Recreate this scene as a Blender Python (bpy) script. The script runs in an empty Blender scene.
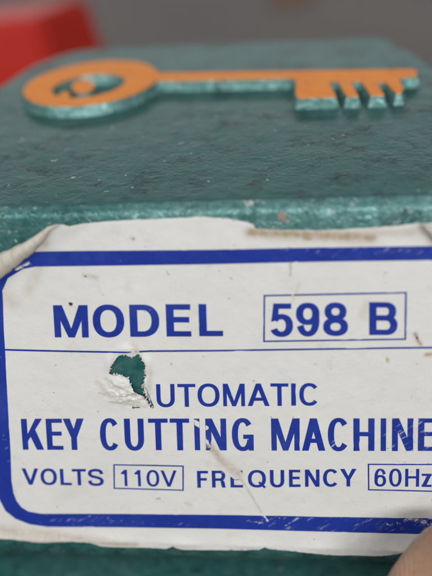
import bpy, bmesh, math, random
import numpy as np
from mathutils import Vector, Matrix, noise
from mathutils.geometry import delaunay_2d_cdt
random.seed(7)
C = bpy.context.scene
COL = C.collection

# ------------------------------------------------------------------ measured view of the machine (camera at the origin, metres)
F, CX, CY, W, H = 900.0, 216.0, 288.0, 432, 576
def nrm(v):
    v = np.array(v, float); return v/np.linalg.norm(v)
X = nrm([7916, 112, 900])
V = nrm([0, .9396, .342]); V = nrm(V-V.dot(X)*X)
Y = nrm([0, 528, -900.]); Y = nrm(Y-Y.dot(X)*X)
Z = np.cross(X, Y); N = np.cross(X, V)
A0 = np.array([0, (CY-205)/F, -1])*.165            # a point of the front upper edge of the casting
TOPZ = .122                                        # height of the casting's top over the table
R = np.array([X, Y, Z])                            # camera space -> world axes
VY, VZ = V.dot(Y), V.dot(Z)
def ray(px, py): return np.array([(px-CX)/F, -(py-CY)/F, -1.0])
def front_uv(px, py):
    d = ray(px, py); p = d*(A0.dot(N)/d.dot(N))-A0
    return np.array([p.dot(X), p.dot(V)])
def top_xy(px, py, h=0.0):
    d = ray(px, py); p = d*((A0.dot(Z)+h)/d.dot(Z))-A0
    return (p.dot(X), p.dot(Y))
def front_pt(u, v, h):
    return (u, VY*v-VZ*h, TOPZ+VZ*v+VY*h)
def cam_to_world(p):
    q = R @ (np.array(p)-A0); return Vector((q[0], q[1], q[2]+TOPZ))

# ------------------------------------------------------------------ helpers
def link(name, me, mats, parent=None):
    o = bpy.data.objects.new(name, me); COL.objects.link(o)
    for m in (mats if isinstance(mats, (list, tuple)) else [mats]): me.materials.append(m)
    if parent: o.parent = parent
    return o
def mesh(name, vs, fs, smooth=True):
    me = bpy.data.meshes.new(name); me.from_pydata([tuple(v) for v in vs], [], fs); me.update()
    if smooth:
        for p in me.polygons: p.use_smooth = True
    return me
def tag(o, label, cat, kind=None, group=None):
    if label: o['label'] = label
    if cat: o['category'] = cat
    if kind: o['kind'] = kind
    if group: o['group'] = group
def area2(p):
    return sum(p[i][0]*p[(i+1) % len(p)][1]-p[(i+1) % len(p)][0]*p[i][1] for i in range(len(p)))
def ccw(p):
    return p if area2(p) > 0 else p[::-1]
def inside_np(P, poly):
    x, y = P[:, 0], P[:, 1]; r = np.zeros(len(P), bool); n = len(poly)
    for i in range(n):
        x1, y1 = poly[i]; x2, y2 = poly[(i+1) % n]
        if y1 == y2: continue
        c = ((y1 > y) != (y2 > y)) & (x < (x2-x1)*(y-y1)/(y2-y1)+x1)
        r ^= c
    return r

# ------------------------------------------------------------------ materials
class NT:
    def __init__(s, name):
        s.m = bpy.data.materials.new(name); s.m.use_nodes = True; s.t = s.m.node_tree
        s.b = s.t.nodes['Principled BSDF']; s.out = s.t.nodes['Material Output']
    def n(s, typ, ins=None, **kw):
        nd = s.t.nodes.new(typ)
        for k, v in kw.items(): setattr(nd, k, v)
        for k, v in (ins or {}).items():
            s.put(nd.inputs[k], v)
        return nd
    def put(s, sock, v):
        if isinstance(v, bpy.types.NodeSocket): s.t.links.new(v, sock)
        else: sock.default_value = v
    def p(s, **kw):
        for k, v in kw.items(): s.put(s.b.inputs[k.replace('_', ' ')], v)
    def math(s, op, a, b=0.0, clamp=False):
        nd = s.n('ShaderNodeMath', {0: a, 1: b}, operation=op); nd.use_clamp = clamp; return nd.outputs[0]
    def rng(s, v, a, b, c=0.0, d=1.0):
        return s.n('ShaderNodeMapRange', {'Value': v, 'From Min': a, 'From Max': b, 'To Min': c, 'To Max': d}).outputs[0]
    def mix(s, f, a, b):
        nd = s.n('ShaderNodeMix', data_type='RGBA')
        s.put(nd.inputs[0], f); s.put(nd.inputs[6], a); s.put(nd.inputs[7], b); return nd.outputs[2]
    def obj(s): return s.n('ShaderNodeTexCoord').outputs['Object']
    def mapping(s, v, scale=(1, 1, 1), rot=(0, 0, 0)):
        return s.n('ShaderNodeMapping', {'Vector': v, 'Scale': scale, 'Rotation': rot}).outputs[0]
    def noise(s, v, sc, det=3.0, rough=.5, dist=0.0):
        return s.n('ShaderNodeTexNoise', {'Vector': v, 'Scale': sc, 'Detail': det, 'Roughness': rough, 'Distortion': dist}).outputs['Fac']
    def attr(s, name): return s.n('ShaderNodeAttribute', attribute_name=name).outputs['Fac']
    def bump(s, h, dist, st=1.0, normal=None):
        i = {'Height': h, 'Distance': dist, 'Strength': st}
        if normal: i['Normal'] = normal
        return s.n('ShaderNodeBump', i).outputs[0]
def col(r, g, b): return (r, g, b, 1.0)

def mat_hammer(name='hammered_teal_paint', lit_or_worn=False):
    s = NT(name); o = s.obj()
    big = s.noise(o, 55, 3)
    warp = s.n('ShaderNodeVectorMath', {0: o, 1: s.n('ShaderNodeVectorMath', {0: s.n('ShaderNodeTexNoise', {'Vector': o, 'Scale': 260.0, 'Detail': 3.0}).outputs['Color'], 1: (.006, .006, .006)}, operation='MULTIPLY').outputs[0]}, operation='ADD').outputs[0]
    cells = s.n('ShaderNodeTexVoronoi', {'Vector': warp, 'Scale': 330.0}, feature='SMOOTH_F1').outputs['Distance']
    fine = s.n('ShaderNodeTexVoronoi', {'Vector': warp, 'Scale': 1150.0}, feature='SMOOTH_F1').outputs['Distance']
    edge = s.n('ShaderNodeTexVoronoi', {'Vector': warp, 'Scale': 330.0}, feature='DISTANCE_TO_EDGE').outputs['Distance']
    mask = s.rng(s.noise(o, 150, 4, .6), .53, .64)
    vein = s.math('MULTIPLY', s.rng(edge, .085, .02), mask, True)
    c = s.mix(big, col(.007, .074, .070), col(.018, .128, .118))
    mott = s.noise(o, 420, 4, .65)
    c = s.mix(s.rng(mott, .42, .66, 0, .9), c, col(.050, .150, .148))
    c = s.mix(s.rng(s.noise(o, 150, 5, .7), .50, .68, 0, .6), c, col(.005, .036, .036))
    c = s.mix(s.math('MULTIPLY', vein, .92), c, col(.010, .030, .032))
    chip_glint = s.math('MULTIPLY', s.rng(s.noise(o, 520, 2, .5), .735, .76), .8, True)  # white chips, plus speckled glints painted on
    c = s.mix(chip_glint, c, col(.50, .50, .45))
    rust = s.rng(s.attr('rust'), .35, .55)
    c = s.mix(rust, c, col(.22, .12, .07))
    dust = s.rng(s.noise(o, 35, 5, .7), .48, .75, 0, .15)
    c = s.mix(dust, c, col(.16, .21, .19))
    edge_glint = s.math('MULTIPLY', s.attr('edge_glint'), s.rng(s.noise(o, 28, 3, .6), .36, .60, .30, 1.0))
    if not lit_or_worn:
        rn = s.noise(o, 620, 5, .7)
        c = s.mix(s.math('MULTIPLY', edge_glint, s.rng(rn, .36, .62, .14, .66), True), c, col(.20, .37, .36))  # bright sheen of the bevel painted as pale teal
        c = s.mix(s.math('MULTIPLY', edge_glint, s.rng(s.noise(o, 380, 5, .75), .61, .67), True), c, col(.55, .58, .54))  # broken white highlight painted along the edge
    if lit_or_worn: c = s.mix(s.rng(s.noise(o, 700, 4, .7), .35, .62, .15, .85), c, col(.22, .40, .38))  # paler teal paints in the bright, glinting emblem sides
    s.p(Base_Color=c, Metallic=.30, Roughness=s.rng(mott, .3, .7, .28, .48), Coat_Weight=.10, Coat_Roughness=.14, Specular_IOR_Level=.28)
    hgt = s.math('ADD', s.math('MULTIPLY', cells, 1.0), s.math('MULTIPLY', fine, .55))
    hgt = s.math('SUBTRACT', hgt, s.math('MULTIPLY', vein, .5))
    b1 = s.bump(hgt, .0006, .58 if lit_or_worn else s.math('ADD', .20, s.math('MULTIPLY', edge_glint, .36)))
    b2 = s.bump(s.noise(o, 45, 2), .002, .25, b1)
    s.p(Normal=b2); s.put(s.b.inputs['Coat Normal'], b2)
    return s.m
def mat_orange():
    s = NT('orange_enamel'); o = s.obj()
    c = s.mix(s.noise(o, 160, 4, .6), col(.72, .19, .014), col(.92, .32, .04))
    lit_or_worn = s.rng(s.noise(o, 330, 6, .75), .60, .68)
    c = s.mix(s.math('MULTIPLY', lit_or_worn, .8), c, col(.12, .22, .20))
    s.p(Base_Color=c, Roughness=.5, Specular_IOR_Level=.3, Normal=s.bump(s.noise(o, 420, 3), .0006, .5))
    return s.m
def paper_colour(s, o):
    c = s.mix(s.noise(o, 60, 4, .6), col(.60, .595, .572), col(.68, .675, .652))
    speck = s.rng(s.noise(o, 900, 2, .4), .735, .77)
    c = s.mix(s.math('MULTIPLY', speck, .5), c, col(.20, .15, .10))
    grey = s.rng(s.noise(o, 210, 5, .75), .56, .76, 0, .30)
    c = s.mix(grey, c, col(.36, .35, .33))
    brk = s.noise(o, 700, 5, .75)
    d = s.math('MULTIPLY', s.attr('dirt_shade'), s.rng(brk, .30, .60, .5, 1.15), True)  # real stains together with painted shade
    c = s.mix(d, c, col(.36, .275, .185))
    k = s.rng(s.math('MULTIPLY', s.attr('dark'), s.rng(brk, .3, .6, .5, 1.3)), .35, .6)
    return s.mix(k, c, col(.035, .028, .02))
def paper_bump(s, o):
    b1 = s.bump(s.noise(o, 1500, 3), .00012, .35)
    return s.bump(s.noise(o, 130, 4, .6), .0009, .35, b1)
def mat_paper():
    s = NT('label_vinyl_paper'); o = s.obj()
    s.p(Base_Color=paper_colour(s, o), Roughness=.46, Normal=paper_bump(s, o))
    return s.m
def mat_ink():
    s = NT('blue_printing_ink'); o = s.obj()
    c = s.mix(s.noise(o, 300, 4, .7), col(.005, .021, .21), col(.010, .037, .31))
    pale = s.rng(s.noise(o, 90, 3, .6), .50, .75, 0, .12)
    c = s.mix(pale, c, col(.12, .17, .48))
    pap = paper_colour(s, o)
    # fine scratches that took the ink off
    st = s.noise(s.mapping(o, (1.0, 1.0, 1.0), (0, .75, 0)), 500, 2, .5)
    sc = s.noise(s.mapping(s.mapping(o, (1, 1, 1), (0, .62, 0)), (330, 330, 2300)), 1.0, 5, .65)
    w = s.attr('wear')
    brk = s.noise(o, 1300, 4, .7)
    w1 = s.rng(s.math('ADD', w, s.math('MULTIPLY', s.math('SUBTRACT', brk, .5), 1.1)), .62, .78)
    wl = s.math('MULTIPLY', s.rng(sc, .57, .69, 0, .8), s.rng(w, .12, .50), True)
    tiny = s.rng(s.noise(o, 1300, 2, .5), .74, .80, 0, .5)
    ww = s.math('MAXIMUM', s.math('MAXIMUM', w1, wl), tiny)
    c = s.mix(ww, c, pap)
    k = s.rng(s.attr('dark'), .4, .6)
    c = s.mix(k, c, col(.05, .035, .02))
    s.p(Base_Color=c, Roughness=.45, Specular_IOR_Level=.3, Normal=paper_bump(s, o))
    return s.m
def simple(name, c, r, bsc=None, bd=0.0, c2=None, nsc=40, **kw):
    s = NT(name); o = s.obj()
    s.p(Base_Color=s.mix(s.noise(o, nsc, 4, .6), col(*c), col(*(c2 or c))), Roughness=r, **kw)
    if bsc: s.p(Normal=s.bump(s.noise(o, bsc, 3), bd, .5))
    return s.m
def mat_skin():
    s = NT('skin'); o = s.obj()
    c = s.mix(s.noise(o, 110, 4, .6), col(.27, .145, .085), col(.46, .29, .19))
    c = s.mix(s.rng(s.noise(o, 45, 2), .4, .7, 0, .7), c, col(.40, .17, .11))
    s.p(Base_Color=c, Roughness=.38, Subsurface_Weight=.25, Subsurface_Radius=(.004, .0016, .0009), Subsurface_Scale=.6)
    rid = s.n('ShaderNodeTexWave', {'Vector': o, 'Scale': 420.0, 'Distortion': 9.0, 'Detail': 2.0, 'Detail Scale': .25}).outputs['Fac']
    s.p(Normal=s.bump(s.noise(o, 420, 5, .7), .0009, .6, s.bump(rid, .0004, .6)))
    return s.m
M_TEAL2 = mat_hammer('lit_teal_paint', True)  # teal copy with the emblem's lit sides painted paler
M_TEAL, M_ORANGE, M_PAPER, M_INK = mat_hammer(), mat_orange(), mat_paper(), mat_ink()
M_TABLE = simple('grey_brown_laminate', (.050, .040, .035), .5, 300, .0005, (.20, .165, .145), 3)
M_RED = simple('red_gloss_enamel', (.42, .014, .007), .34, 60, .0006, (.52, .022, .012), 30, Specular_IOR_Level=.35)
M_RUB = simple('black_rubber', (.02, .02, .02), .7, 500, .0003)
M_SKIN = mat_skin()
M_NAIL = simple('fingernail', (.62, .42, .34), .28, None, 0, (.68, .47, .40))
M_SLEEVE = simple('grey_sleeve_cloth', (.10, .11, .13), .9, 1500, .0004, (.14, .15, .17))

# ------------------------------------------------------------------ key cutting machine
machine = bpy.data.objects.new('key_cutting_machine', None); COL.objects.link(machine)
machine.location = (0, .05, 0); machine.empty_display_size = .02
tag(machine, 'teal hammered-paint key cutting machine with orange raised key on top and peeling white model label', 'key machine')
bpy.context.view_layer.update()
MI = Matrix.Translation((0, -.05, 0))
def fix(me): me.transform(MI); return me          # children are modelled in world space, stored relative to the machine's base

# -- housing : rings along a profile round the top outline
def rounded(poly, radii, seg=10):
    out = []; n = len(poly)
    for i in range(n):
        p0, p, p1 = Vector(poly[i-1]), Vector(poly[i]), Vector(poly[(i+1) % n])
        a, b = (p0-p).normalized(), (p1-p).normalized(); r = radii[i]
        ang = a.angle(b)
        t = min(r/math.tan(ang/2), (p0-p).length*.49, (p1-p).length*.49); r2 = t*math.tan(ang/2)
        c = p+(a+b).normalized()*(r2/math.sin(ang/2))
        s0, s1 = p+a*t-c, p+b*t-c
        a0 = math.atan2(s0.y, s0.x); da = (math.atan2(s1.y, s1.x)-a0+math.pi) % (2*math.pi)-math.pi
        for k in range(seg+1):
            q = a0+da*k/seg; out.append(Vector((c.x+r2*math.cos(q), c.y+r2*math.sin(q))))
    return out
outl = [(-.078, 0), (.058, 0), (.0535, .060), (.0455, .090), (.0375, .1085), (.010, .1095), (-.030, .1105), (-.052, .1095), (-.0615, .095), (-.0690, .060)]
rad = [.007, .007, .03, .015, .006, .05, .05, .012, .02, .03]
base = rounded(outl, rad, 8)
# densify
dense = []
for i in range(len(base)):
    a, b = base[i], base[(i+1) % len(base)]; k = max(1, int((b-a).length/.003))
    for j in range(k): dense.append(a.lerp(b, j/k))
base = dense; nb = len(base)
nor = []
for i in range(nb):
    d = (base[(i+1) % nb]-base[i-1]).normalized(); nor.append(Vector((d.y, -d.x)))
if area2(base) < 0: nor = [-q for q in nor]
phi = math.radians(79.27); rB = .0026; tB = rB*math.tan(phi/2)
prof = []
for k in range(9):
    a = phi*k/8
    prof.append((-tB+rB*math.sin(a), -rB+rB*math.cos(a)))
sl = (VY, -VZ); L = .0738
for d in np.linspace(tB, L, 16)[1:]: prof.append((sl[0]*d, sl[1]*d))
# roll under
cx_, cz_ = sl[0]*L-VZ*.007, sl[1]*L-VY*.007
for k in range(1, 9):
    a = math.asin(VY)-math.radians(55)*k/8
    prof.append((cx_+.007*math.cos(a), cz_+.007*math.sin(a)))
ex, ez = prof[-1]; ta = math.radians(55)-math.asin(VY)
for k in range(1, 9): prof.append((ex-math.sin(ta)*.0025*k, ez-math.cos(ta)*.0025*k))
prof.append((prof[-1][0]-.001, -TOPZ+.020)); prof.append((prof[-1][0]+.004, -TOPZ+.012)); prof.append((prof[-1][0], -TOPZ+.006)); 
vs, fs = [], []
inner = (-tB-.0012, 0.0)
allp = [(-tB-.004, 0.0), inner]+prof
for (o_, z_) in allp:
    for i in range(nb):
        q = base[i]+nor[i]*o_
        vs.append((q.x, q.y, TOPZ+z_))
for r in range(len(allp)-1):
    for i in range(nb):
        j = (i+1) % nb; fs.append((r*nb+i, (r+1)*nb+i, (r+1)*nb+j, r*nb+j))
fs.append(tuple(range(nb))); fs.append(tuple(reversed(range((len(allp)-1)*nb, len(allp)*nb))))
me = mesh('housing', vs, fs)
bm = bmesh.new(); bm.from_mesh(me); bmesh.ops.recalc_face_normals(bm, faces=bm.faces); bm.to_mesh(me); bm.free()
ra = me.attributes.new('rust', 'FLOAT', 'POINT')
chip_glint = np.array([*front_uv(282, 209)])
for i, v in enumerate(me.vertices):
    u_ = v.co.x; z_ = v.co.z-TOPZ
    ra.data[i].value = 0.0
rb = me.attributes.new('edge_glint', 'FLOAT', 'POINT')  # where the highlight of the front lip is painted
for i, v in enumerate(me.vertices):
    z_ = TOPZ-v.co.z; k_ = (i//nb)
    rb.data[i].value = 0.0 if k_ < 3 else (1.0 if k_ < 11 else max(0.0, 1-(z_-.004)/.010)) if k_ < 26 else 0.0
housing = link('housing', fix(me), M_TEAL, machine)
# small worn chip of bare metal on the front edge
def blob_patch(name, px, py, rx, ry, mat, parent, seed, h=.00006):
    rnd = random.Random(seed); vs = [front_pt(*front_uv(px, py), h+.00015)]; n = 18
    for k in range(n):
        a = 2*math.pi*k/n; r = 1+rnd.uniform(-.3, .25)
        vs.append(front_pt(*front_uv(px+rx*r*math.cos(a), py+ry*r*math.sin(a)), h))
    return link(name, fix(mesh(name, vs, [(0, k+1, (k+1) % n+1) for k in range(n)])), mat, parent)
M_CHIP = simple('bare_rusty_metal', (.20, .13, .10), .6, 900, .0003, (.32, .26, .22), 900)
blob_patch('paint_chip', 282, 217, 4.5, 5.5, M_CHIP, machine, 3)
# feet
for (fx, fy) in ((-.055, .012), (.038, .012), (-.042, .09), (.026, .09)):
    bm = bmesh.new(); bmesh.ops.create_cone(bm, cap_ends=True, segments=24, radius1=.008, radius2=.0095, depth=.0065)
    bmesh.ops.translate(bm, verts=bm.verts, vec=(fx, fy, .00325)); me = bpy.data.meshes.new('foot'); bm.to_mesh(me); bm.free()
    link('foot', fix(me), M_RUB, machine)

# -- raised key emblem
EH = .0026
def T(px, py): return top_xy(px, py, EH)
bow_c = T(89, 84.5)
ow = T(156, 82)[0]-T(22, 86)[0]
def ellipse(c, rx, ry, n, sx=0.0, a0=0, a1=2*math.pi):
    return [(c[0]+rx*math.cos(a0+(a1-a0)*k/n)+sx*math.sin(a0+(a1-a0)*k/n), c[1]+ry*math.sin(a0+(a1-a0)*k/n)) for k in range(n)]
def tilted(cx, cy, rx, ry, deg, n):
    c, q = math.cos(math.radians(deg)), math.sin(math.radians(deg)); o = []
    for k in range(n):
        a = 2*math.pi*k/n; x, y = rx*math.cos(a), ry*math.sin(a); o.append(T(cx+x*c+y*q, cy-x*q+y*c))
    return o
bow_out = tilted(90.5, 83.5, 67.5, 20.5, 8, 72)
bow_in = tilted(88.5, 86, 37.5, 11.3, 9, 56)
blade = [(150, 73.5), (290, 71.5), (410, 69.5), (416, 70.5), (416.5, 75.5), (404, 77), (399, 78), (400, 83), (403, 89), (401, 92.5), (396, 93), (392, 89), (386, 82), (376, 81.5), (379, 88), (384, 95), (371, 95.5), (367, 89), (361, 81), (350, 81), (353, 88), (358, 96), (347, 96.3), (343, 90), (338, 81), (328, 81), (331, 88), (336, 96.8), (298, 97.5), (296, 95), (296.5, 80), (290, 77.5), (150, 80.5)]
blade_xy = [T(*p) for p in blade]
def extrude_emblem():
    """union of bow and blade as one slab with a hole, plus the round boss inside the bow"""
    co, faces = [], []
    def add(poly):
        poly = ccw([tuple(p) for p in poly]); s = len(co); co.extend(Vector(p) for p in poly); faces.append(list(range(s, s+len(poly))))
    add(bow_out); add(blade_xy); add(bow_in)
    boss = tilted(83, 86.5, 11, 6.3, 4, 28); add(boss)
    lug = [T(*p) for p in ((58, 97), (62, 92.5), (67, 92), (70, 94.5), (68, 98), (62, 100))]
    add(lug)
    v, e, f, ov, oe, of = delaunay_2d_cdt(co, [], faces, 1, 1e-7)
    keep = []
    for tri, o in zip(f, of):
        o = set(o)
        if 2 in o and not ({3, 4} & o): continue
        keep.append(tri)
    return v, keep
v2, tris = extrude_emblem()
def slab(v2, tris, z0, z1, bevel=.0004):
    bm = bmesh.new(); used = sorted({i for t in tris for i in t}); mp = {i: bm.verts.new((v2[i].x, v2[i].y, z1)) for i in used}
    for t in tris:
        try: bm.faces.new([mp[i] for i in t])
        except ValueError: pass
    bmesh.ops.recalc_face_normals(bm, faces=bm.faces)
    if sum(f.normal.z for f in bm.faces) < 0: bmesh.ops.reverse_faces(bm, faces=bm.faces)
    top = list(bm.faces)
    be = [e for e in bm.edges if len(e.link_faces) == 1]
    r = bmesh.ops.extrude_edge_only(bm, edges=be)
    nv = [g for g in r['geom'] if isinstance(g, bmesh.types.BMVert)]
    for q in nv: q.co.z = z0
    bmesh.ops.recalc_face_normals(bm, faces=bm.faces)
    return bm, top
bm, top = slab(v2, tris, TOPZ-.0004, TOPZ+EH)
# cast sides lean outward
bm.normal_update()
for q in bm.verts:
    if q.co.z < TOPZ:
        n_ = Vector((0, 0, 0))
        for f in q.link_faces: n_ += Vector((f.normal.x, f.normal.y, 0))
        if n_.length > 0: q.co += n_.normalized()*.0010
me = bpy.data.meshes.new('key_emblem'); 
topv = {v.index for v in bm.verts}
bm.verts.index_update(); bm.faces.index_update()
paint = bmesh.new()
mp = {}
for f in top:
    for v in f.verts:
        if v not in mp: mp[v] = paint.verts.new((v.co.x, v.co.y, v.co.z+.00012))
    paint.faces.new([mp[v] for v in f.verts])
bm.to_mesh(me); bm.free()
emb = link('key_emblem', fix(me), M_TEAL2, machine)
me.attributes.new('rust', 'FLOAT', 'POINT')
pe = [e for e in paint.edges if len(e.link_faces) == 1]
r = bmesh.ops.extrude_edge_only(paint, edges=pe)
for q in [g for g in r['geom'] if isinstance(g, bmesh.types.BMVert)]: q.co.z -= .00045
# push the paint's skirt a hair outside the cast side so that the faces never coincide
bmesh.ops.recalc_face_normals(paint, faces=paint.faces)
paint.normal_update()
for q in paint.verts:
    n_ = Vector((0, 0, 0))
    for f in q.link_faces:
        if abs(f.normal.z) < .5: n_ += f.normal
    if n_.length > 0: q.co += n_.normalized()*.00006
me = bpy.data.meshes.new('orange_face'); paint.to_mesh(me); paint.free()
link('orange_face', fix(me), M_ORANGE, emb)

# ------------------------------------------------------------------ label
PX = .165/900*1.05                                     # about one photo pixel on the label
def P(px, py): return front_uv(px, py)
# the label's relief, as a function of (u, v)
cA, cB = P(88, 218), P(-14, 296)
cd = (cB-cA)/np.linalg.norm(cB-cA); cn = np.array([cd[1], -cd[0]])
if cn.dot(P(0, 230)-cA) < 0: cn = -cn
flapc = P(120, 391); rimc = P(129, 368)
tr = P(440, 222)
bl = P(20, 548)
def relief(u, v):
    p = np.array([u, v]); h = .00014; x0, y0 = u, v
    s = (p-cA).dot(cn)                                # distance past the crease of the curled corner
    if s > -.002:
        t = (s+.002)/.0060
        h += .0012*(t*t*(3-2*t) if t < 1 else 1.0)
    d = (p-flapc)/np.array([22*PX, 13*PX]); q = d.dot(d)
    if q < 6:
        w = math.exp(-q*1.1); rr = (-d[0]*.35+d[1]*.95)
        h += w*(.0004+.0008*(1-abs(math.sin(rr*4.2+.9*math.sin(d[0]*2.6)+2.0*noise.noise((x0*900, y0*900, 1)))))*(.6+.4*math.sin(d[0]*2)))
    d = (p-rimc)/np.array([21*PX, 22*PX]); q = math.sqrt(d.dot(d))
    h += .00032*math.exp(-((q-1.0)/.24)**2)*(1+.5*math.sin(math.atan2(d[1], d[0])*5))
    # torn lip at the upper right, lower edges coming loose
    d = (p-tr)/np.array([26*PX, 12*PX]); q = d.dot(d)
    if q < 6: h += .0011*math.exp(-q*1.3)
    e = (p[0]-bl[0])/(150*PX); f = (P0BOT(u)-v)
    lift = max(0.0, 1-abs(f)/(16*PX))
    h += lift*lift*.0009*(.45+.55*math.exp(-e*e*2.0)+.25*math.sin(u*420))
    x = u*1000; y = v*1000
    h += .00010*(noise.noise((x*.16, y*.19, 3.1))+1)
    h += .00005*(noise.noise((x*.55, y*.45, 8.1))+1)
    # long crease running from the tear through the letters down to the border
    a, b = P(205, 432), P(262, 520); ab = b-a; tt = max(0, min(1, (p-a).dot(ab)/ab.dot(ab))); dd = np.linalg.norm(p-a-ab*tt)
    h += .00009*math.exp(-(dd/(2.4*PX))**2)*math.sin(math.pi*min(1, tt+.15))
    a, b = P(296, 262), P(292, 300); ab = b-a; tt = max(0, min(1, (p-a).dot(ab)/ab.dot(ab))); dd = np.linalg.norm(p-a-ab*tt)
    h += .00009*math.exp(-(dd/(1.6*PX))**2)
    return h
b0, b1 = P(0, 536), P(432, 550)
def P0BOT(u): return b0[1]+(b1[1]-b0[1])*(u-b0[0])/(b1[0]-b0[0])-0

outline = [(52, 224), (58, 222.3), (64, 223.2), (71, 225.3), (80, 223.5), (95, 222), (125, 220), (160, 218.5), (200, 216.5), (225, 218), (243, 221), (253, 224), (256, 228.5), (280, 229.5), (320, 230), (350, 228.5), (375, 227), (400, 225), (415, 222.5), (432, 221), (462, 221), (476, 226), (481, 240), (484, 400), (487, 520), (482, 540), (468, 548), (440, 549), (412, 549), (395, 553), (378, 555), (340, 554.5), (310, 552), (285, 549.5), (270, 548), (265, 545.5), (259, 548.5), (216, 549.5), (185, 549), (179, 548), (173, 545), (166, 548), (150, 547), (118, 546), (100, 545), (90, 541), (70, 540), (38, 540), (0, 536), (-14, 532), (-24, 515), (-24, 400), (-24, 300), (-20, 277), (-8, 258), (0, 252), (12, 247), (30, 238), (42, 231)]
hole = [(109, 372.5), (111, 367), (114, 361), (119, 355), (124, 353.5), (129, 356), (134, 355.5), (138, 352.5), (141, 355), (143, 360), (146, 364), (145, 369), (147, 374), (144, 379), (143.5, 385), (145, 390), (149, 396), (150, 400), (153, 406), (148, 402), (144, 396), (139, 393.5), (134, 389), (130.5, 383), (130, 379.5), (126, 376.5), (121, 374.3), (114, 374)]
def jitter(pts, step, amp, seed):
    out = []; rnd = random.Random(seed)
    for i in range(len(pts)):
        a, b = np.array(pts[i], float), np.array(pts[(i+1) % len(pts)], float); d = b-a; n = max(1, int(np.linalg.norm(d)/step)); pn = np.array([-d[1], d[0]])/np.linalg.norm(d)
        for k in range(n):
            q = a+d*k/n
            if k: q = q+pn*rnd.uniform(-amp, amp)
            out.append(P(*q))
    return out
out_uv = ccw([tuple(p) for p in jitter(outline, 5, .35, 1)])
hole_uv = ccw([tuple(p) for p in jitter(hole, 1.5, .75, 2)])

# marks: (x1, y1, x2, y2, radius, strength)
DIRT_SHADE = [(250, 232, 372, 237, 5.0, 1.0), (290, 232, 350, 234, 3.5, .9), (303, 237, 310, 238, 2.0, 1.3), (340, 236, 350, 237, 1.6, 1.2), (370, 233, 412, 232, 4, .45),
        (415, 333, 418, 341, 1.5, 1.2), (419, 342, 421, 344, 1.4, 1.2), (387, 358, 388, 361, 1.3, 1.0), (426, 354, 434, 353, 1.8, 1.1),
        (0, 530, 60, 535, 7, .60), (60, 534, 135, 543, 4.5, .55), (211, 446, 222, 460, 4.2, .7), (222, 460, 238, 472, 5.0, .55), (236, 470, 262, 512, 1.0, .55),  # lower left band: tan dirt with shading painted in
        (28, 292, 40, 268, 6, .28), (6, 292, 14, 302, 9, .28), (84, 275, 97, 277, 2.2, .5), (132, 237, 134, 239, 1.5, .7), (48, 240, 40, 262, 4, .35),  # marks by the curled corner paint its shadow on the label
        (291, 262, 290, 276, .8, .8), (300, 282, 293, 300, 1.2, .35), (366, 303, 362, 316, 4, .25), (98, 382, 112, 396, 3, .35), (106, 378, 138, 394, 1.6, .5), (100, 392, 140, 402, 1.4, .45), (110, 401, 146, 406, 1.2, .45), (138, 352, 134, 344, 3, .35), (150, 372, 149, 392, 2.5, .35),  # beige marks round the tear, with its shading painted in
        (300, 470, 330, 500, 6, .1), (60, 500, 100, 470, 9, .1), (420, 226, 432, 243, 3, .6), (186, 502, 192, 505, 2, .3), (386, 549, 400, 552, 3, .3)]
DARK = [(70.5, 303, 71.5, 304, 1.5, 1.3), (151, 403, 152.5, 406, 1.6, 1.3), (133, 407, 140, 406.5, .9, .8), (84.5, 275, 86, 276, .9, .8), (132.5, 237.5, 133.5, 238.5, .9, .9), (289.5, 263, 290, 272, .7, .8), (417, 337, 418, 340, .8, .9), (206, 449, 212, 447, 1.2, .7), (386, 448, 389, 447, 1.0, .6), (145.5, 372, 144, 388, .9, .55), (109.5, 371, 113, 362, .8, .5)]
WEAR = [(112, 385, 136, 398, 11, 1.5), (138, 382, 144, 402, 8, 1.5), (136, 352, 138, 356, 5, 1.3), (195, 421.6, 206, 427, 3.2, 1.5), (205, 438, 214, 452, 3.2, .9), (217, 457, 236, 473, 6.0, 2.0), (228, 468, 244, 478, 4.0, 1.2), (231, 468, 240, 476, 3.8, 1.2), (260, 510, 268, 520, 1.6, .9), (247, 520, 262, 522, 1.5, .75), (262, 519, 280, 517, 1.3, .7),
        (275, 512, 292, 528, 5, .42), (284, 526, 300, 516, 2.2, .66), (270, 526, 286, 514, 1.8, .62), (318, 528, 332, 517, 1.8, .58), (352, 528, 366, 518, 1.8, .6), (300, 516, 330, 530, 9, .30), (350, 514, 400, 530, 9, .33), (404, 516, 440, 526, 6, .66), (385, 524, 420, 519, 4, .6), (424, 512, 445, 520, 7, .9),
        (40, 520, 110, 518, 3, .34), (46, 526, 100, 524, 2.2, .55), (96, 522, 130, 519, 2.5, .36), (110, 521, 190, 524, 2.5, .30), (90, 516, 104, 517, 1.8, .5),
        (275, 247, 330, 249, 3.0, .50), (330, 248, 432, 250, 4.0, .42), (320, 252, 360, 262, 6, .25), (62, 257, 92, 260, 5, .12), (24, 254, 8, 268, 2.5, .7), (30, 262, 18, 268, 2.5, .9), (0, 284, 6, 290, 3, .5), (120, 256, 210, 258, 6, .10),
        (378, 296, 380, 304, 4, .35), (266, 295, 300, 294, 2, .3), (400, 292, 404, 294, 2, .7), (330, 292, 390, 292, 2, .25), (384, 430, 392, 445, 4, .28), (396, 422, 412, 448, 7, .44), (416, 418, 434, 448, 9, .50), (330, 447, 336, 440, 2.5, .5), (90, 447, 96, 449, 2, .2), (240, 421, 244, 428, 2, .2),
        (374, 470, 432, 472, 5, .22), (320, 448, 312, 440, 3, .15), (100, 305, 120, 310, 4, .1), (2, 420, 9, 460, 3, .25), (195, 480, 200, 486, 2, .3), (330, 340, 360, 348, 3, .25), (386, 349, 420, 349, 2, .5)]
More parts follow.
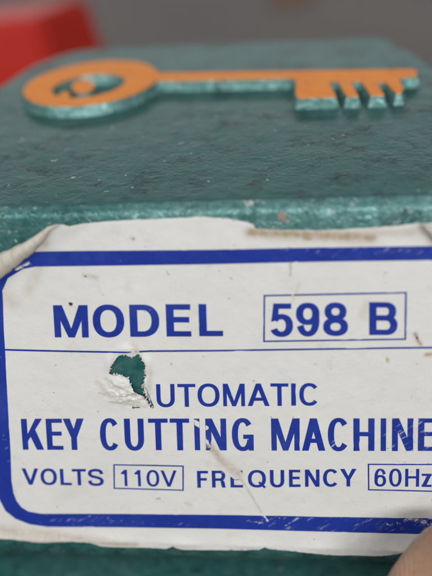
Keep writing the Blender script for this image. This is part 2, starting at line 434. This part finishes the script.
def prep(lst): return [(P(a, b), P(c, d), r*PX, s) for a, b, c, d, r, s in lst]
DIRT_SHADE, DARK, WEAR = prep(DIRT_SHADE), prep(DARK), prep(WEAR)
def field(P2, marks):
    out = np.zeros(len(P2))
    for a, b, r, s in marks:
        ab = b-a; t = np.clip(((P2-a)@ab)/max(ab.dot(ab), 1e-12), 0, 1)
        d = np.linalg.norm(P2-a-np.outer(t, ab), axis=1)/r
        out = np.maximum(out, s*np.exp(-(d**2)*.9))
    return out
def set_attrs(me, uv):
    P2 = np.array(uv)
    for nm, mk in (('dirt_shade', DIRT_SHADE), ('dark', DARK), ('wear', WEAR)):
        a = me.attributes.new(nm, 'FLOAT', 'POINT'); a.data.foreach_set('value', field(P2, mk).astype(np.float32))
def sheet(name, polys, holes, step, off, mat, parent, thick=0.0):
    """union of polygons (label plane, metres) minus holes, laid over the label's relief"""
    allv = np.array([p for q in polys for p in q]); lo, hi = allv.min(0), allv.max(0)
    gx, gy = np.meshgrid(np.arange(lo[0], hi[0], step)+step*.37, np.arange(lo[1], hi[1], step)+step*.41)
    G = np.stack([gx.ravel(), gy.ravel()], 1); G = G+np.random.RandomState(3).uniform(-.18, .18, G.shape)*step
    keep = np.zeros(len(G), bool)
    for q in polys:
        qa = np.array(q); l, h = qa.min(0), qa.max(0)
        c = np.where((~keep) & (G[:, 0] > l[0]) & (G[:, 0] < h[0]) & (G[:, 1] > l[1]) & (G[:, 1] < h[1]))[0]
        if len(c): keep[c] = inside_np(G[c], q)
    G = G[keep]
    if thick:                                             # finer mesh where the paper is torn and crumpled
        c0, c1 = P(92, 408), P(156, 346)
        fx, fy = np.meshgrid(np.arange(c0[0], c1[0], .75*PX), np.arange(c0[1], c1[1], .75*PX)); G2 = np.stack([fx.ravel(), fy.ravel()], 1)
        G2 += np.random.RandomState(5).uniform(-.2, .2, G2.shape)*.75*PX
        G = np.concatenate([G, G2[~inside_np(G2, holes[0])]])
    S = 1000.0
    co = [Vector((g[0]*S, g[1]*S)) for g in G]; faces = []
    for q in list(polys)+list(holes):
        q = ccw([tuple(p) for p in q]); s = len(co); co.extend(Vector((p[0]*S, p[1]*S)) for p in q); faces.append(list(range(s, s+len(q))))
    v, e, f, ov, oe, of = delaunay_2d_cdt(co, [], faces, 1, 1e-5)
    hid = set(range(len(polys), len(faces)))
    tr_ = [t for t, o in zip(f, of) if not (hid & set(o)) and o]
    used = sorted({i for t in tr_ for i in t}); mp = {i: k for k, i in enumerate(used)}
    uv = [(v[i].x/S, v[i].y/S) for i in used]
    vs = [front_pt(u, w, relief(u, w)+off) for u, w in uv]
    fs = [tuple(mp[i] for i in t) for t in tr_]
    if thick:
        n = len(vs); vs2 = [front_pt(u, w, relief(u, w)+off-thick) for u, w in uv]
        cnt = {}
        for t in fs:
            for k in range(3):
                a, b = t[k], t[(k+1) % 3]; cnt[(a, b)] = 1
        side = [(a, a+n, b+n, b) for (a, b) in cnt if (b, a) not in cnt]
        fs = fs+[tuple(x+n for x in reversed(t)) for t in fs]+side; vs = vs+vs2; uv = uv+uv
    me = mesh(name, vs, fs); set_attrs(me, uv)
    if thick:
        for p in me.polygons:
            if len(p.vertices) == 4: p.use_smooth = False
    return link(name, fix(me), mat, parent)
label = sheet('label', [out_uv], [hole_uv], 1.9*PX, 0.0, M_PAPER, machine, .00013)

# -- glyphs: polygons in a box w x h, y down, s = stem width, t = thin width
def arc(cx, cy, rx, ry, a0, a1, s, t, e=2.25, n=None):
    n = n or max(4, int(abs(a1-a0)/9)); o, i = [], []
    def se(a, X_, Y_):
        c, q = math.cos(a), math.sin(a)
        return (cx+X_*math.copysign(abs(c)**(2/e), c), cy+Y_*math.copysign(abs(q)**(2/e), q))
    for k in range(n+1):
        a = math.radians(a0+(a1-a0)*k/n); o.append(se(a, rx, ry)); i.append(se(a, rx-s, ry-t))
    return [[o[k], o[k+1], i[k+1], i[k]] for k in range(n)]
def rect(x0, y0, x1, y1): return [[(x0, y0), (x1, y0), (x1, y1), (x0, y1)]]
def ring(cx, cy, rx, ry, s, t): return arc(cx, cy, rx, ry, 0, 360, s, t)
def mir(ps, w): return [[(w-x, y) for x, y in p] for p in ps]
def rot(ps, w, h): return [[(w-x, h-y) for x, y in p] for p in ps]
def stroke(pts, s, t):
    P_ = []; n = len(pts)
    for i in range(n-1):
        p0, p1, p2, p3 = (np.array(pts[max(0, min(n-1, i+k))], float) for k in (-1, 0, 1, 2))
        for q in np.linspace(0, 1, 6)[:-1]:
            P_.append(.5*((2*p1)+(p2-p0)*q+(2*p0-5*p1+4*p2-p3)*q*q+(3*p1-p0-3*p2+p3)*q**3))
    P_.append(np.array(pts[-1], float)); Lf, Rt = [], []
    for i, p in enumerate(P_):
        d = P_[min(i+1, len(P_)-1)]-P_[max(i-1, 0)]; d /= np.linalg.norm(d); m = np.array([-d[1]*s/2, d[0]*t/2])
        Lf.append(tuple(p+m)); Rt.append(tuple(p-m))
    return [[Lf[i], Lf[i+1], Rt[i+1], Rt[i]] for i in range(len(P_)-1)]
def glyph(c, w, h, s, t):
    o = h*.015
    if c == 'I': return rect(0, 0, w, h)
    if c == 'L': return rect(0, 0, s, h)+rect(0, h-t, w, h)
    if c == 'E': return rect(0, 0, s, h)+rect(0, h-t, w, h)+rect(0, 0, w*.98, t)+rect(0, h*.475-t/2, w*.93, h*.475+t/2)
    if c == 'F': return rect(0, 0, s, h)+rect(0, 0, w, t)+rect(0, h*.5-t/2, w*.88, h*.5+t/2)
    if c == 'T': return rect(0, 0, w, t)+rect((w-s)/2, 0, (w+s)/2, h)
    if c == 'H': return rect(0, 0, s, h)+rect(w-s, 0, w, h)+rect(0, h*.48-t/2, w, h*.48+t/2)
    if c == 'M':
        d = [[(0, 0), (s*1.15, 0), (w/2+s*.42, h), (w/2-s*.42, h)]]
        return rect(0, 0, s*.88, h)+rect(w-s*.88, 0, w, h)+d+mir(d, w)
    if c == 'N': return rect(0, 0, s*.95, h)+rect(w-s*.95, 0, w, h)+[[(0, 0), (s*1.1, 0), (w, h), (w-s*1.1, h)]]
    if c == 'A':
        d = [[(w/2-s*.55, 0), (w/2+s*.55, 0), (s*1.08, h), (0, h)]]
        return d+mir(d, w)+rect(w*.25, h*.62, w*.75, h*.62+t)
    if c == 'V':
        d = [[(w/2-s*.52, h), (w/2+s*.52, h), (s*1.08, 0), (0, 0)]]
        return d+mir(d, w)
    if c == 'Y':
        d = [[(0, 0), (s*1.2, 0), (w/2+s*.5, h*.60), (w/2-s*.5, h*.60)]]
        return d+mir(d, w)+rect((w-s)/2, h*.56, (w+s)/2, h)
    if c == 'K':
        x = s+.30*(w-1.57*s); y = .42*h
        return rect(0, 0, s, h)+[[(w-s*1.25, 0), (w-.02*w, 0), (s, .72*h), (s, .49*h)], [(x-.35*s, y+.08*h), (x+.65*s, y-.10*h), (w, h), (w-1.25*s, h)]]
    if c in 'O0': return ring(w/2, h/2, w/2, h/2+o, s, t)
    if c == 'Q': return ring(w/2, h/2, w/2, h/2+o, s, t)+[[(w*.56, h*.74), (w*.66, h*.65), (w, h*.97), (w*.90, h*1.06)]]
    if c == 'C': return arc(w/2, h/2, w/2, h/2+o, 38, 322, s, t)
    if c == 'G': return arc(w/2, h/2, w/2, h/2+o, 20, 322, s, t)+rect(w*.52, h*.50, w, h*.50+t)+rect(w-s*.85, h*.50, w, h)
    if c == 'U': return rect(0, 0, s, h*.64)+rect(w-s, 0, w, h*.64)+arc(w/2, h*.63, w/2, h*.37+o, 0, 180, s, t)
    if c == 'D': return rect(0, 0, s, h)+rect(0, 0, w*.46, t)+rect(0, h-t, w*.46, h)+arc(w*.44, h/2, w*.56, h/2, -90, 90, s, t)
    if c == 'B':
        return rect(0, 0, s, h)+rect(0, 0, w*.60, t)+rect(0, h-t, w*.60, h)+rect(0, h*.48-t/2, w*.60, h*.48+t/2)+arc(w*.58, (h*.48+t/2)/2, w*.37, (h*.48+t/2)/2, -90, 90, s, t)+arc(w*.58, (h+h*.48-t/2)/2, w*.42, (h-h*.48+t/2)/2, -90, 90, s, t)
    if c == 'R':
        return rect(0, 0, s, h)+rect(0, 0, w*.58, t)+rect(0, h*.53-t/2, w*.58, h*.53+t/2)+arc(w*.56, (h*.53+t/2)/2, w*.40, (h*.53+t/2)/2, -90, 90, s, t)+[[(w*.52, h*.52), (w*.52+s, h*.50), (w*.86, h*.66), (w*.72, h*.72)], [(w*.88-s, h*.66), (w*.88, h*.62), (w*.98, h), (w*.98-s*1.05, h)]]
    if c == '8': return ring(w/2, h*.265, w*.44, h*.275, s*.95, t)+ring(w/2, h*.725, w*.5, h*.285, s, t)
    if c == '9': return ring(w/2, h*.325, w*.5, h*.335, s, t)+arc(w/2, h*.5, w/2, h*.5+o, -25, 158, s, t)
    if c == '6': return rot(glyph('9', w, h, s, t), w, h)
    if c == '5':
        return rect(w*.16, 0, w*.93, t)+[[(w*.14, 0), (w*.14+s*.8, 0), (w*.08+s*.8, h*.5), (w*.03, h*.56)]]+arc(w*.48, h*.665, w*.52, h*.335+o, -148, 158, s, t)
    if c == '1': return rect(w-s, 0, w, h)+[[(0, h*.15), (w-s*.6, h*.12), (w-s*.6, h*.27), (0, h*.27)], [(w-s*1.9, h*.16), (w-s, 0), (w-s*.5, 0), (w-s*.5, h*.2)]]
    if c == 'S':
        pts = [(.90, .29), (.80, .115), (.5, .055), (.19, .11), (.10, .27), (.21, .41), (.5, .485), (.80, .57), (.90, .73), (.80, .885), (.5, .945), (.18, .885), (.075, .69)]
        return stroke([(x*w, y*h) for x, y in pts], s, t)
    if c == 'z':
        q = h*.27; return rect(0, q, w, q+t)+rect(0, h-t, w, h)+[[(w-s*1.3, q+t*.3), (w, q+t*.3), (s*1.3, h-t*.3), (0, h-t*.3)]]
    raise ValueError(c)
def row(name, items, xL, tL, bL, xR, tR, bR, s, t, grow=0.0):
    """items: (char, x0, x1) measured on the photograph; the row's top and base line run from xL to xR"""
    polys = []
    for c, x0, x1 in items:
        if c != 'I': x0, x1 = x0-grow, x1+grow
        xm = (x0+x1)/2; k = (xm-xL)/(xR-xL); tp, bt = tL+(tR-tL)*k, bL+(bR-bL)*k; ym = (tp+bt)/2
        a, b = P(x0, ym), P(x1, ym); vt, vb = P(xm, tp)[1], P(xm, bt)[1]
        w, h = b[0]-a[0], vt-vb; slope = (b[1]-a[1])/w
        shr = .55*(P(xm, bt)[0]-P(xm, tp)[0])/h
        for p in glyph(c, w, h, s*PX*1.2, t*PX*1.16):
            polys.append([(a[0]+x+shr*(y-h/2), vt-y+slope*(x-w/2)) for x, y in p])
    return sheet(name, polys, [hole_uv], 1.2*PX, .00003, M_INK, label)
def uvq(*pts): return [tuple(P(*p)) for p in pts]
row('lettering', [('M', 54.3, 88.5), ('O', 93, 124.5), ('D', 130, 159.5), ('E', 166.3, 191.3), ('L', 199, 223)], 54, 304.7, 337, 223, 303.3, 335.5, 6.6, 5.2)
row('lettering', [('5', 270.5, 293), ('9', 296, 319.5), ('8', 323, 348), ('B', 369, 397.5)], 270, 303, 336, 398, 301.3, 334.3, 6.0, 5.0)
aw = .0315*1000
xs, x = [], 156.7
adv = dict(U=722, T=611, O=778, M=833, A=722, I=278, C=722); bear = dict(U=72, T=21, O=40, M=70, A=12, I=64, C=44)
sc = (319.5-156.7)/(sum(adv[c] for c in 'UTOMATIC')-72-38)
x = 156.7-72*sc
items = [('A', x-(722-12)*sc, x-12*sc)]
for c in 'UTOMATIC':
    items.append((c, x+bear[c]*sc, x+(adv[c]-bear[c])*sc)); x += adv[c]*sc
row('lettering', items, 134, 383.5, 406.5, 319, 382.5, 404.8, 3.7, 3.2)
row('lettering', [('K', 23, 43), ('E', 47.5, 62.5), ('Y', 64.5, 84), ('C', 101, 119.3), ('U', 125.5, 143.5), ('T', 149.5, 167.5), ('T', 171, 189), ('I', 194.6, 200), ('N', 206.5, 225.8), ('G', 232.7, 253), ('M', 272, 299), ('A', 302.5, 324.5), ('C', 328.5, 348.5), ('H', 354, 373.7), ('I', 380.5, 386), ('N', 392.5, 412.5), ('E', 418.5, 433.5)], 23, 418, 449, 433, 417.5, 450.3, 5.3, 4.3, .7)
row('lettering', [('V', 22.5, 39), ('O', 41, 57.3), ('L', 60.5, 72), ('T', 72.5, 86.5), ('S', 88.7, 103.7)], 22, 467.5, 483.8, 104, 468.6, 485, 3.25, 2.75)
row('lettering', [('1', 121.5, 127.5), ('1', 135, 141), ('0', 146.8, 159.5), ('V', 161, 177)], 121, 469, 485.3, 177, 469.8, 486, 2.6, 2.3)
row('lettering', [('F', 197.3, 208.3), ('R', 212, 226), ('E', 230.5, 243), ('Q', 248, 266), ('U', 270, 284.3), ('E', 289, 300.5), ('N', 305, 319.5), ('C', 323, 338.7), ('Y', 340, 356.5)], 197, 470.2, 487, 357, 468, 485.6, 3.25, 2.75)
row('lettering', [('6', 374.3, 386), ('0', 389, 401.5), ('H', 405, 419), ('z', 421.5, 431.5)], 374, 468, 485.5, 432, 468, 486, 2.7, 2.3)
# -- printed frames, rule and border
def frame(name, c, wd):
    """c: four corners (tl, tr, br, bl) on the photograph"""
    q = [P(*p) for p in c]; ctr = sum(q)/4; polys = []
    def shrink(k):
        o = []
        for i in range(4):
            d1 = q[i-1]-q[i]; d1 /= np.linalg.norm(d1); d2 = q[(i+1) % 4]-q[i]; d2 /= np.linalg.norm(d2); o.append(q[i]+(d1+d2)*k)
        return o
    ins = shrink(wd*PX)
    for i in range(4):
        j = (i+1) % 4; polys.append([tuple(q[i]), tuple(q[j]), tuple(ins[j]), tuple(ins[i])])
    return sheet(name, polys, [hole_uv], 1.2*PX, .00003, M_INK, label)
frame('printed_frame', [(263.6, 294.3), (406.7, 291.3), (406, 339.3), (263.2, 341.5)], 1.7)
frame('printed_frame', [(113.6, 463.4), (184, 464.6), (184, 490), (113.9, 488)], 1.5)
frame('printed_frame', [(367.6, 463), (437.5, 463), (438, 491), (367.9, 489.5)], 1.5)
rule = [(5.5, 349.2), (60, 350.5), (104, 351.2), (125, 351), (150, 350.5), (216, 350), (300, 348.8), (380, 347.6), (445, 346.8)]
sheet('printed_rule', [uvq((a[0], a[1]-.9), (b[0], b[1]-.9), (b[0], b[1]+.9), (a[0], a[1]+.9)) for a, b in zip(rule, rule[1:])], [hole_uv], 1.2*PX, .000027, M_INK, label)
loop = [((34, 250.3), (36, 266)), ((22, 256), (24, 268)), ((4, 267), (9, 277)), ((-8, 280), (3, 290)), ((-12, 320), (4, 320)), ((-8, 400), (8, 400)), ((-5, 450), (11, 450)), ((-3.5, 480), (12, 480)),
        ((-1, 497), (14, 492)), ((6, 510), (17, 500)), ((16, 518), (22, 506.5)), ((30, 523.5), (29, 510.8)), ((48, 526), (42, 512.8)), ((120, 526.5), (120, 513)), ((216, 527.7), (216, 514)), ((330, 531), (330, 516)), ((432, 533.5), (432, 517.5)),
        ((454, 531), (443, 516)), ((467, 517), (450, 506)), ((470, 490), (453, 490)), ((464, 400), (448, 400)), ((460, 290), (444, 290)), ((459, 264), (443, 269)), ((450, 249), (439, 261)), ((432, 245.5), (430, 259.7)), ((320, 246.9), (320, 261.2)), ((210, 249.2), (210, 263.8)), ((110, 250.3), (110, 265.2))]
bp = []
for i in range(len(loop)):
    a, b = loop[i], loop[(i+1) % len(loop)]; bp.append(uvq(a[0], b[0], b[1], a[1]))
sheet('printed_border', bp, [hole_uv], 1.3*PX, .00003, M_INK, label)
M_BACK = simple('paper_backing', (.40, .35, .28), .6, 500, .0006, (.62, .59, .53), 160)
# -- corner rolled over towards the viewer, showing its back
def curled_corner():
    A_ = [(60, 221.5), (50, 224), (41, 230.5), (30, 237.5), (18, 243.5), (8, 248), (-4, 254), (-18, 263)]
    wd = [1.5, 6, 11, 14, 17, 20, 23, 26]; vs, fs = [], []; nj = 11
    pts_, ws = [], []
    for k in range(len(A_)-1):
        for q in range(5):
            t = q/5; pts_.append((A_[k][0]*(1-t)+A_[k+1][0]*t, A_[k][1]*(1-t)+A_[k+1][1]*t)); ws.append(wd[k]*(1-t)+wd[k+1]*t)
    rnd = random.Random(4)
    for k, (p, w) in enumerate(zip(pts_, ws)):
        w *= 1+rnd.uniform(-.04, .04)
        hh = (.0004+.0014*min(1, k/22))*(1+.22*math.sin(k*1.3)+.12*math.sin(k*2.9))
        for j in range(nj):
            t = j/(nj-1); u, v = P(p[0]+w*.42*t, p[1]+w*.90*t)
            vs.append(front_pt(u, v, relief(u, v)+.00012+hh*math.sin(math.pi*min(1, .06+t*.86))**.7))
    for k in range(len(pts_)-1):
        for j in range(nj-1): fs.append((k*nj+j, k*nj+j+1, (k+1)*nj+j+1, (k+1)*nj+j))
    o = link('curled_corner', fix(mesh('curled_corner', vs, fs)), M_BACK, label)
    md = o.modifiers.new('thickness', 'SOLIDIFY'); md.thickness = .00013; md.offset = 1
curled_corner()
def torn_fibres():
    rnd = random.Random(12); vs, fs = [], []; n = len(hole_uv); cc = np.mean(np.array(hole_uv), 0)
    for k in range(46):
        i = rnd.randrange(n); p = np.array(hole_uv[i]); q = np.array(hole_uv[(i+1) % n]); e = (q-p)/np.linalg.norm(q-p); m_ = np.array([-e[1], e[0]])   # inwards for a ccw loop
        w, l = rnd.uniform(.5, 1.6)*PX, rnd.uniform(.8, 3.0)*PX; sk = rnd.uniform(-1.2, 1.2)*PX; b0_ = len(vs)
        for a_, c_, z_ in ((-w, -.8*PX, .00003), (w, -.8*PX, .00003), (w*.5+sk, l*.55, .00012), (sk, l, rnd.uniform(-.0001, .0004)), (-w*.4+sk, l*.5, .00010)):
            g = p+e*a_+m_*c_; vs.append(front_pt(g[0], g[1], relief(*g)+.00002+z_))
        fs.append(tuple(range(b0_, b0_+5)))
    o = link('torn_fibres', fix(mesh('torn_fibres', vs, fs)), simple('torn_paper_fibre', (.50, .47, .41), .9, 1500, .0002, (.66, .64, .60), 1200), label)
    md = o.modifiers.new('thickness', 'SOLIDIFY'); md.thickness = .00005
torn_fibres()
# -- strip torn up at the label's upper right edge
def torn_lip():
    a = [(421, 222.5), (425, 229), (431, 237), (439, 246)]; b = [(425, 220.5), (432, 225), (441, 233), (450, 243)]
    vs, fs = [], []
    for k, (p, q) in enumerate(zip(a, b)):
        for j in range(5):
            t = j/4; x, y = p[0]+(q[0]-p[0])*t, p[1]+(q[1]-p[1])*t
            u, v = P(x, y); vs.append(front_pt(u, v, relief(u, v)+.0002+.0016*math.sin(t*2.4)))
    for k in range(3):
        for j in range(4): fs.append((k*5+j, k*5+j+1, k*5+j+6, k*5+j+5))
    me = mesh('torn_lip', vs, fs); o = link('torn_lip', fix(me), M_BACK, label)
    md = o.modifiers.new('thickness', 'SOLIDIFY'); md.thickness = .00015
torn_lip()

# ------------------------------------------------------------------ surface, red box, camera
bm = bmesh.new(); bmesh.ops.create_grid(bm, x_segments=2, y_segments=2, size=3.0)
me = bpy.data.meshes.new('tabletop'); bm.to_mesh(me); bm.free()
tb = link('tabletop', me, M_TABLE); tb.location = (0, 1.0, 0); tag(tb, None, None, 'structure')

def world_dir(px, py): 
    d = R@ray(px, py); return d
cam_pos = cam_to_world((0, 0, 0))
def on_table_depth(px, py, depth):
    d = ray(px, py)*depth; return cam_to_world(d)
# red box: measured front upper corner, standing on the table
def red_box():
    dpt = .40
    top_l, cor, bk, rt, rb = (on_table_depth(*p) for p in ((-60, 27, dpt*.985), (38, 17.5, dpt), (53, -6, dpt*1.10), (84, -14, dpt*1.06), (103, 52, dpt)))
    zt = cor.z
    e = (top_l-cor); e.z = 0; e.normalize()
    e = Vector((-.985, -.17, 0)).normalized(); side = Vector((.36, .93, 0)).normalized()
    root = bpy.data.objects.new('metal_box', None); COL.objects.link(root); root.location = (cor.x-.04, cor.y+.02, 0); root.empty_display_size = .02
    tag(root, 'blurred glossy red box with a sloping side standing behind the teal machine', 'red box')
    A = Vector((cor.x, cor.y, zt)); w, d = .12, .040
    topq = [A, A+side*d, A+side*d+e*w, A+e*w]
    low = [A+Vector((.012, -.008, 0)), A+side*d+Vector((.016, .004, 0)), A+side*d+e*w+Vector((-.02, .004, 0)), A+e*w+Vector((-.02, -.004, 0))]
    bm = bmesh.new()
    t = [bm.verts.new((p.x-root.location.x, p.y-root.location.y, zt)) for p in topq]
    m = [bm.verts.new((p.x-root.location.x, p.y-root.location.y, .022)) for p in low]
    bm.faces.new(t); bm.faces.new(m[::-1])
    for i in range(4): bm.faces.new((t[i], m[i], m[(i+1) % 4], t[(i+1) % 4]))
    bmesh.ops.recalc_face_normals(bm, faces=bm.faces)
    bmesh.ops.bevel(bm, geom=bm.edges[:], offset=.0025, segments=3, affect='EDGES')
    me = bpy.data.meshes.new('box_body'); bm.to_mesh(me); bm.free()
    link('box_body', me, M_RED, root)
    bm = bmesh.new()
    q = [bm.verts.new((p.x-root.location.x, p.y-root.location.y, 0)) for p in low]+[bm.verts.new((p.x-root.location.x, p.y-root.location.y, .0215)) for p in low]
    bm.faces.new(q[:4][::-1]); bm.faces.new(q[4:])
    for i in range(4): bm.faces.new((q[i], q[(i+1) % 4], q[4+(i+1) % 4], q[4+i]))
    bmesh.ops.recalc_face_normals(bm, faces=bm.faces)
    bmesh.ops.bevel(bm, geom=bm.edges[:], offset=.002, segments=2, affect='EDGES')
    me = bpy.data.meshes.new('box_base'); bm.to_mesh(me); bm.free()
    link('box_base', me, M_RUB, root)
red_box()
def far_cap():
    d = R@ray(292, -4); k = -cam_pos.z/d[2]; p = cam_pos+Vector(d)*k
    bm = bmesh.new(); bmesh.ops.create_cone(bm, cap_ends=True, segments=40, radius1=.020, radius2=.018, depth=.012)
    bmesh.ops.translate(bm, verts=bm.verts, vec=(0, 0, .006))
    top = [f for f in bm.faces if f.normal.z > .9]
    bmesh.ops.inset_region(bm, faces=top, thickness=.003, depth=-.001)
    bmesh.ops.bevel(bm, geom=[e for e in bm.edges if e.calc_face_angle(0) > .6], offset=.0012, segments=2, affect='EDGES')
    me = bpy.data.meshes.new('bottle_cap'); bm.to_mesh(me); bm.free()
    o = link('bottle_cap', me, simple('dull_orange_plastic', (.22, .085, .035), .5, None, 0, (.28, .11, .05))); o.location = (p.x, p.y, 0)
    tag(o, 'small dull orange cap far behind the machine, completely out of focus', 'cap')
far_cap()

# ------------------------------------------------------------------ the hand whose fingertip holds the label's lower right corner
def skin_mesh(name, pts, edges, radii, sub=2):
    me = bpy.data.meshes.new(name); me.from_pydata([tuple(p) for p in pts], edges, []); me.update()
    o = bpy.data.objects.new(name, me); COL.objects.link(o)
    o.modifiers.new('s', 'SKIN'); md = o.modifiers.new('ss', 'SUBSURF'); md.levels = md.render_levels = sub
    for i, r in enumerate(radii):
        sv = me.skin_vertices[0].data[i]; sv.radius = (r, r) if not isinstance(r, tuple) else r; sv.use_root = (i == 0)
    dg = bpy.context.evaluated_depsgraph_get(); dg.update()
    ev = o.evaluated_get(dg); m2 = bpy.data.meshes.new_from_object(ev); bpy.data.objects.remove(o)
    for p in m2.polygons: p.use_smooth = True
    return m2
def cp(px, py, dep): return cam_to_world(ray(px, py)*dep)
DF = .168
tip = cp(434, 586, .1700)
def hand():
    pts = [cp(700, 840, .150), cp(620, 770, .152)]                    # wrist, palm root
    rad = [.026, .030]
    edges = [(0, 1)]
    def chain(root, joints):
        prev = root
        for p, r in joints:
            pts.append(p); rad.append(r); edges.append((prev, len(pts)-1)); prev = len(pts)-1
    # index finger: knuckle, middle joint, last joint, tip
    chain(1, [(cp(640, 735, .150), .0145), (cp(575, 680, .152), .0142), (cp(490, 628, .163), .0148), (cp(430, 596, .1715), .0160), (cp(396, 573, .1755), .0150)])
    # three fingers curling under the machine beside it
    chain(1, [(cp(560, 770, .155), .0125), (cp(500, 745, .160), .0108), (cp(450, 715, .172), .0098), (cp(425, 690, .182), .0085)])
    chain(1, [(cp(560, 840, .160), .0120), (cp(500, 820, .167), .0102), (cp(452, 790, .179), .0092), (cp(430, 765, .188), .0080)])
    chain(1, [(cp(590, 900, .163), .0108), (cp(535, 890, .172), .0090), (cp(492, 862, .182), .0082), (cp(470, 838, .190), .0072)])
    # thumb
    chain(1, [(cp(690, 700, .145), .0140), (cp(680, 620, .142), .0115), (cp(650, 560, .145), .0100), (cp(620, 525, .150), .0088)])
    return pts, edges, rad
pts, edges, rad = hand()
root_p = pts[0].copy()
me = skin_mesh('person', [p-root_p for p in pts], edges, rad, 2)
person = link('person', me, M_SKIN); person.location = root_p
tag(person, 'fingertip of a hand reaching in at the lower right, holding the label edge', 'person')
# fingernail on the index, on its far side from the lens
ft, fj = cp(408, 572, .1750), cp(440, 597, .170)
ax = (ft-fj).normalized(); up = (Vector((0.25, -.6, -.75))); up = (up-ax*up.dot(ax)).normalized(); sd = ax.cross(up)
vs, fs = [], []
for i in range(7):
    for j in range(7):
        a = (j/6-.5)*1.7; l = (i/6)*.010-.005
        rr = .0097-.0010*(i/6)**2
        vs.append(ft-ax*.004+ax*l+up*(rr*math.cos(a))+sd*(rr*.85*math.sin(a))-root_p)
for i in range(6):
    for j in range(6): fs.append((i*7+j, i*7+j+1, i*7+j+8, i*7+j+7))
nl = link('fingernail', mesh('fingernail', vs, fs), M_NAIL, person); md = nl.modifiers.new('t', 'SOLIDIFY'); md.thickness = .0005
# sleeve round the wrist
w0, w1 = pts[0], cp(800, 950, .150)
axs = (w1-w0).normalized(); q1 = axs.orthogonal().normalized(); q2 = axs.cross(q1); vs, fs = [], []
for i, (l, r) in enumerate(((.004, .030), (.002, .034), (.02, .037), (.06, .041), (.13, .046))):
    for k in range(32):
        a = 2*math.pi*k/32; rr = r*(1+.03*math.sin(3*a+i)); vs.append(w0+axs*l+q1*rr*math.cos(a)+q2*rr*math.sin(a)-root_p)
for i in range(4):
    for k in range(32): fs.append((i*32+k, i*32+(k+1) % 32, (i+1)*32+(k+1) % 32, (i+1)*32+k))
link('sleeve', mesh('sleeve', vs, fs), M_SLEEVE, person)

# ------------------------------------------------------------------ camera
cam = bpy.data.cameras.new('camera'); co = bpy.data.objects.new('camera', cam); COL.objects.link(co); C.camera = co
m = Matrix(((R[0][0], R[0][1], R[0][2], 0), (R[1][0], R[1][1], R[1][2], 0), (R[2][0], R[2][1], R[2][2], 0), (0, 0, 0, 1)))
co.matrix_world = Matrix.Translation(cam_pos) @ m
cam.sensor_fit = 'HORIZONTAL'; cam.sensor_width = 36; cam.lens = 36*F/432; cam.clip_start = .005; cam.clip_end = 20
cam.dof.use_dof = True; cam.dof.focus_distance = .180; cam.dof.aperture_fstop = 75/8.0

# ------------------------------------------------------------------ light: shop lamps in front and overhead, plus an added one behind
world = bpy.data.worlds.new('World'); C.world = world; world.use_nodes = True
bg = world.node_tree.nodes['Background']; bg.inputs[0].default_value = (.90, .95, 1.0, 1); bg.inputs[1].default_value = .23
def area(loc, tgt, sx, sy, power, c):
    l = bpy.data.lights.new('area_lamp', 'AREA'); l.shape = 'RECTANGLE'; l.size = sx; l.size_y = sy; l.energy = power; l.color = c
    o = bpy.data.objects.new('area_lamp', l); COL.objects.link(o); o.location = loc
    o.rotation_euler = (Vector(tgt)-Vector(loc)).to_track_quat('-Z', 'Y').to_euler(); return o
area((.40, -1.15, .72), (0, 0, .08), .9, .22, 12.3, (.985, .985, .97))
area((-.65, -.85, .80), (0, 0, .08), .4, .3, 6.0, (.985, .99, .98))
area((-.1, .35, 1.5), (0, .05, .08), 1.4, .15, 2.4, (.97, .99, 1.0))
area((-.25, 1.7, .62), (0, .05, .12), 1.7, .22, 2.0, (1.0, .98, .95))  # added low behind to put sheen on the casting's top
C.view_settings.view_transform = 'Standard'; C.view_settings.look = 'None'; C.view_settings.exposure = 0; C.view_settings.gamma = 1
C.render.engine = 'CYCLES'
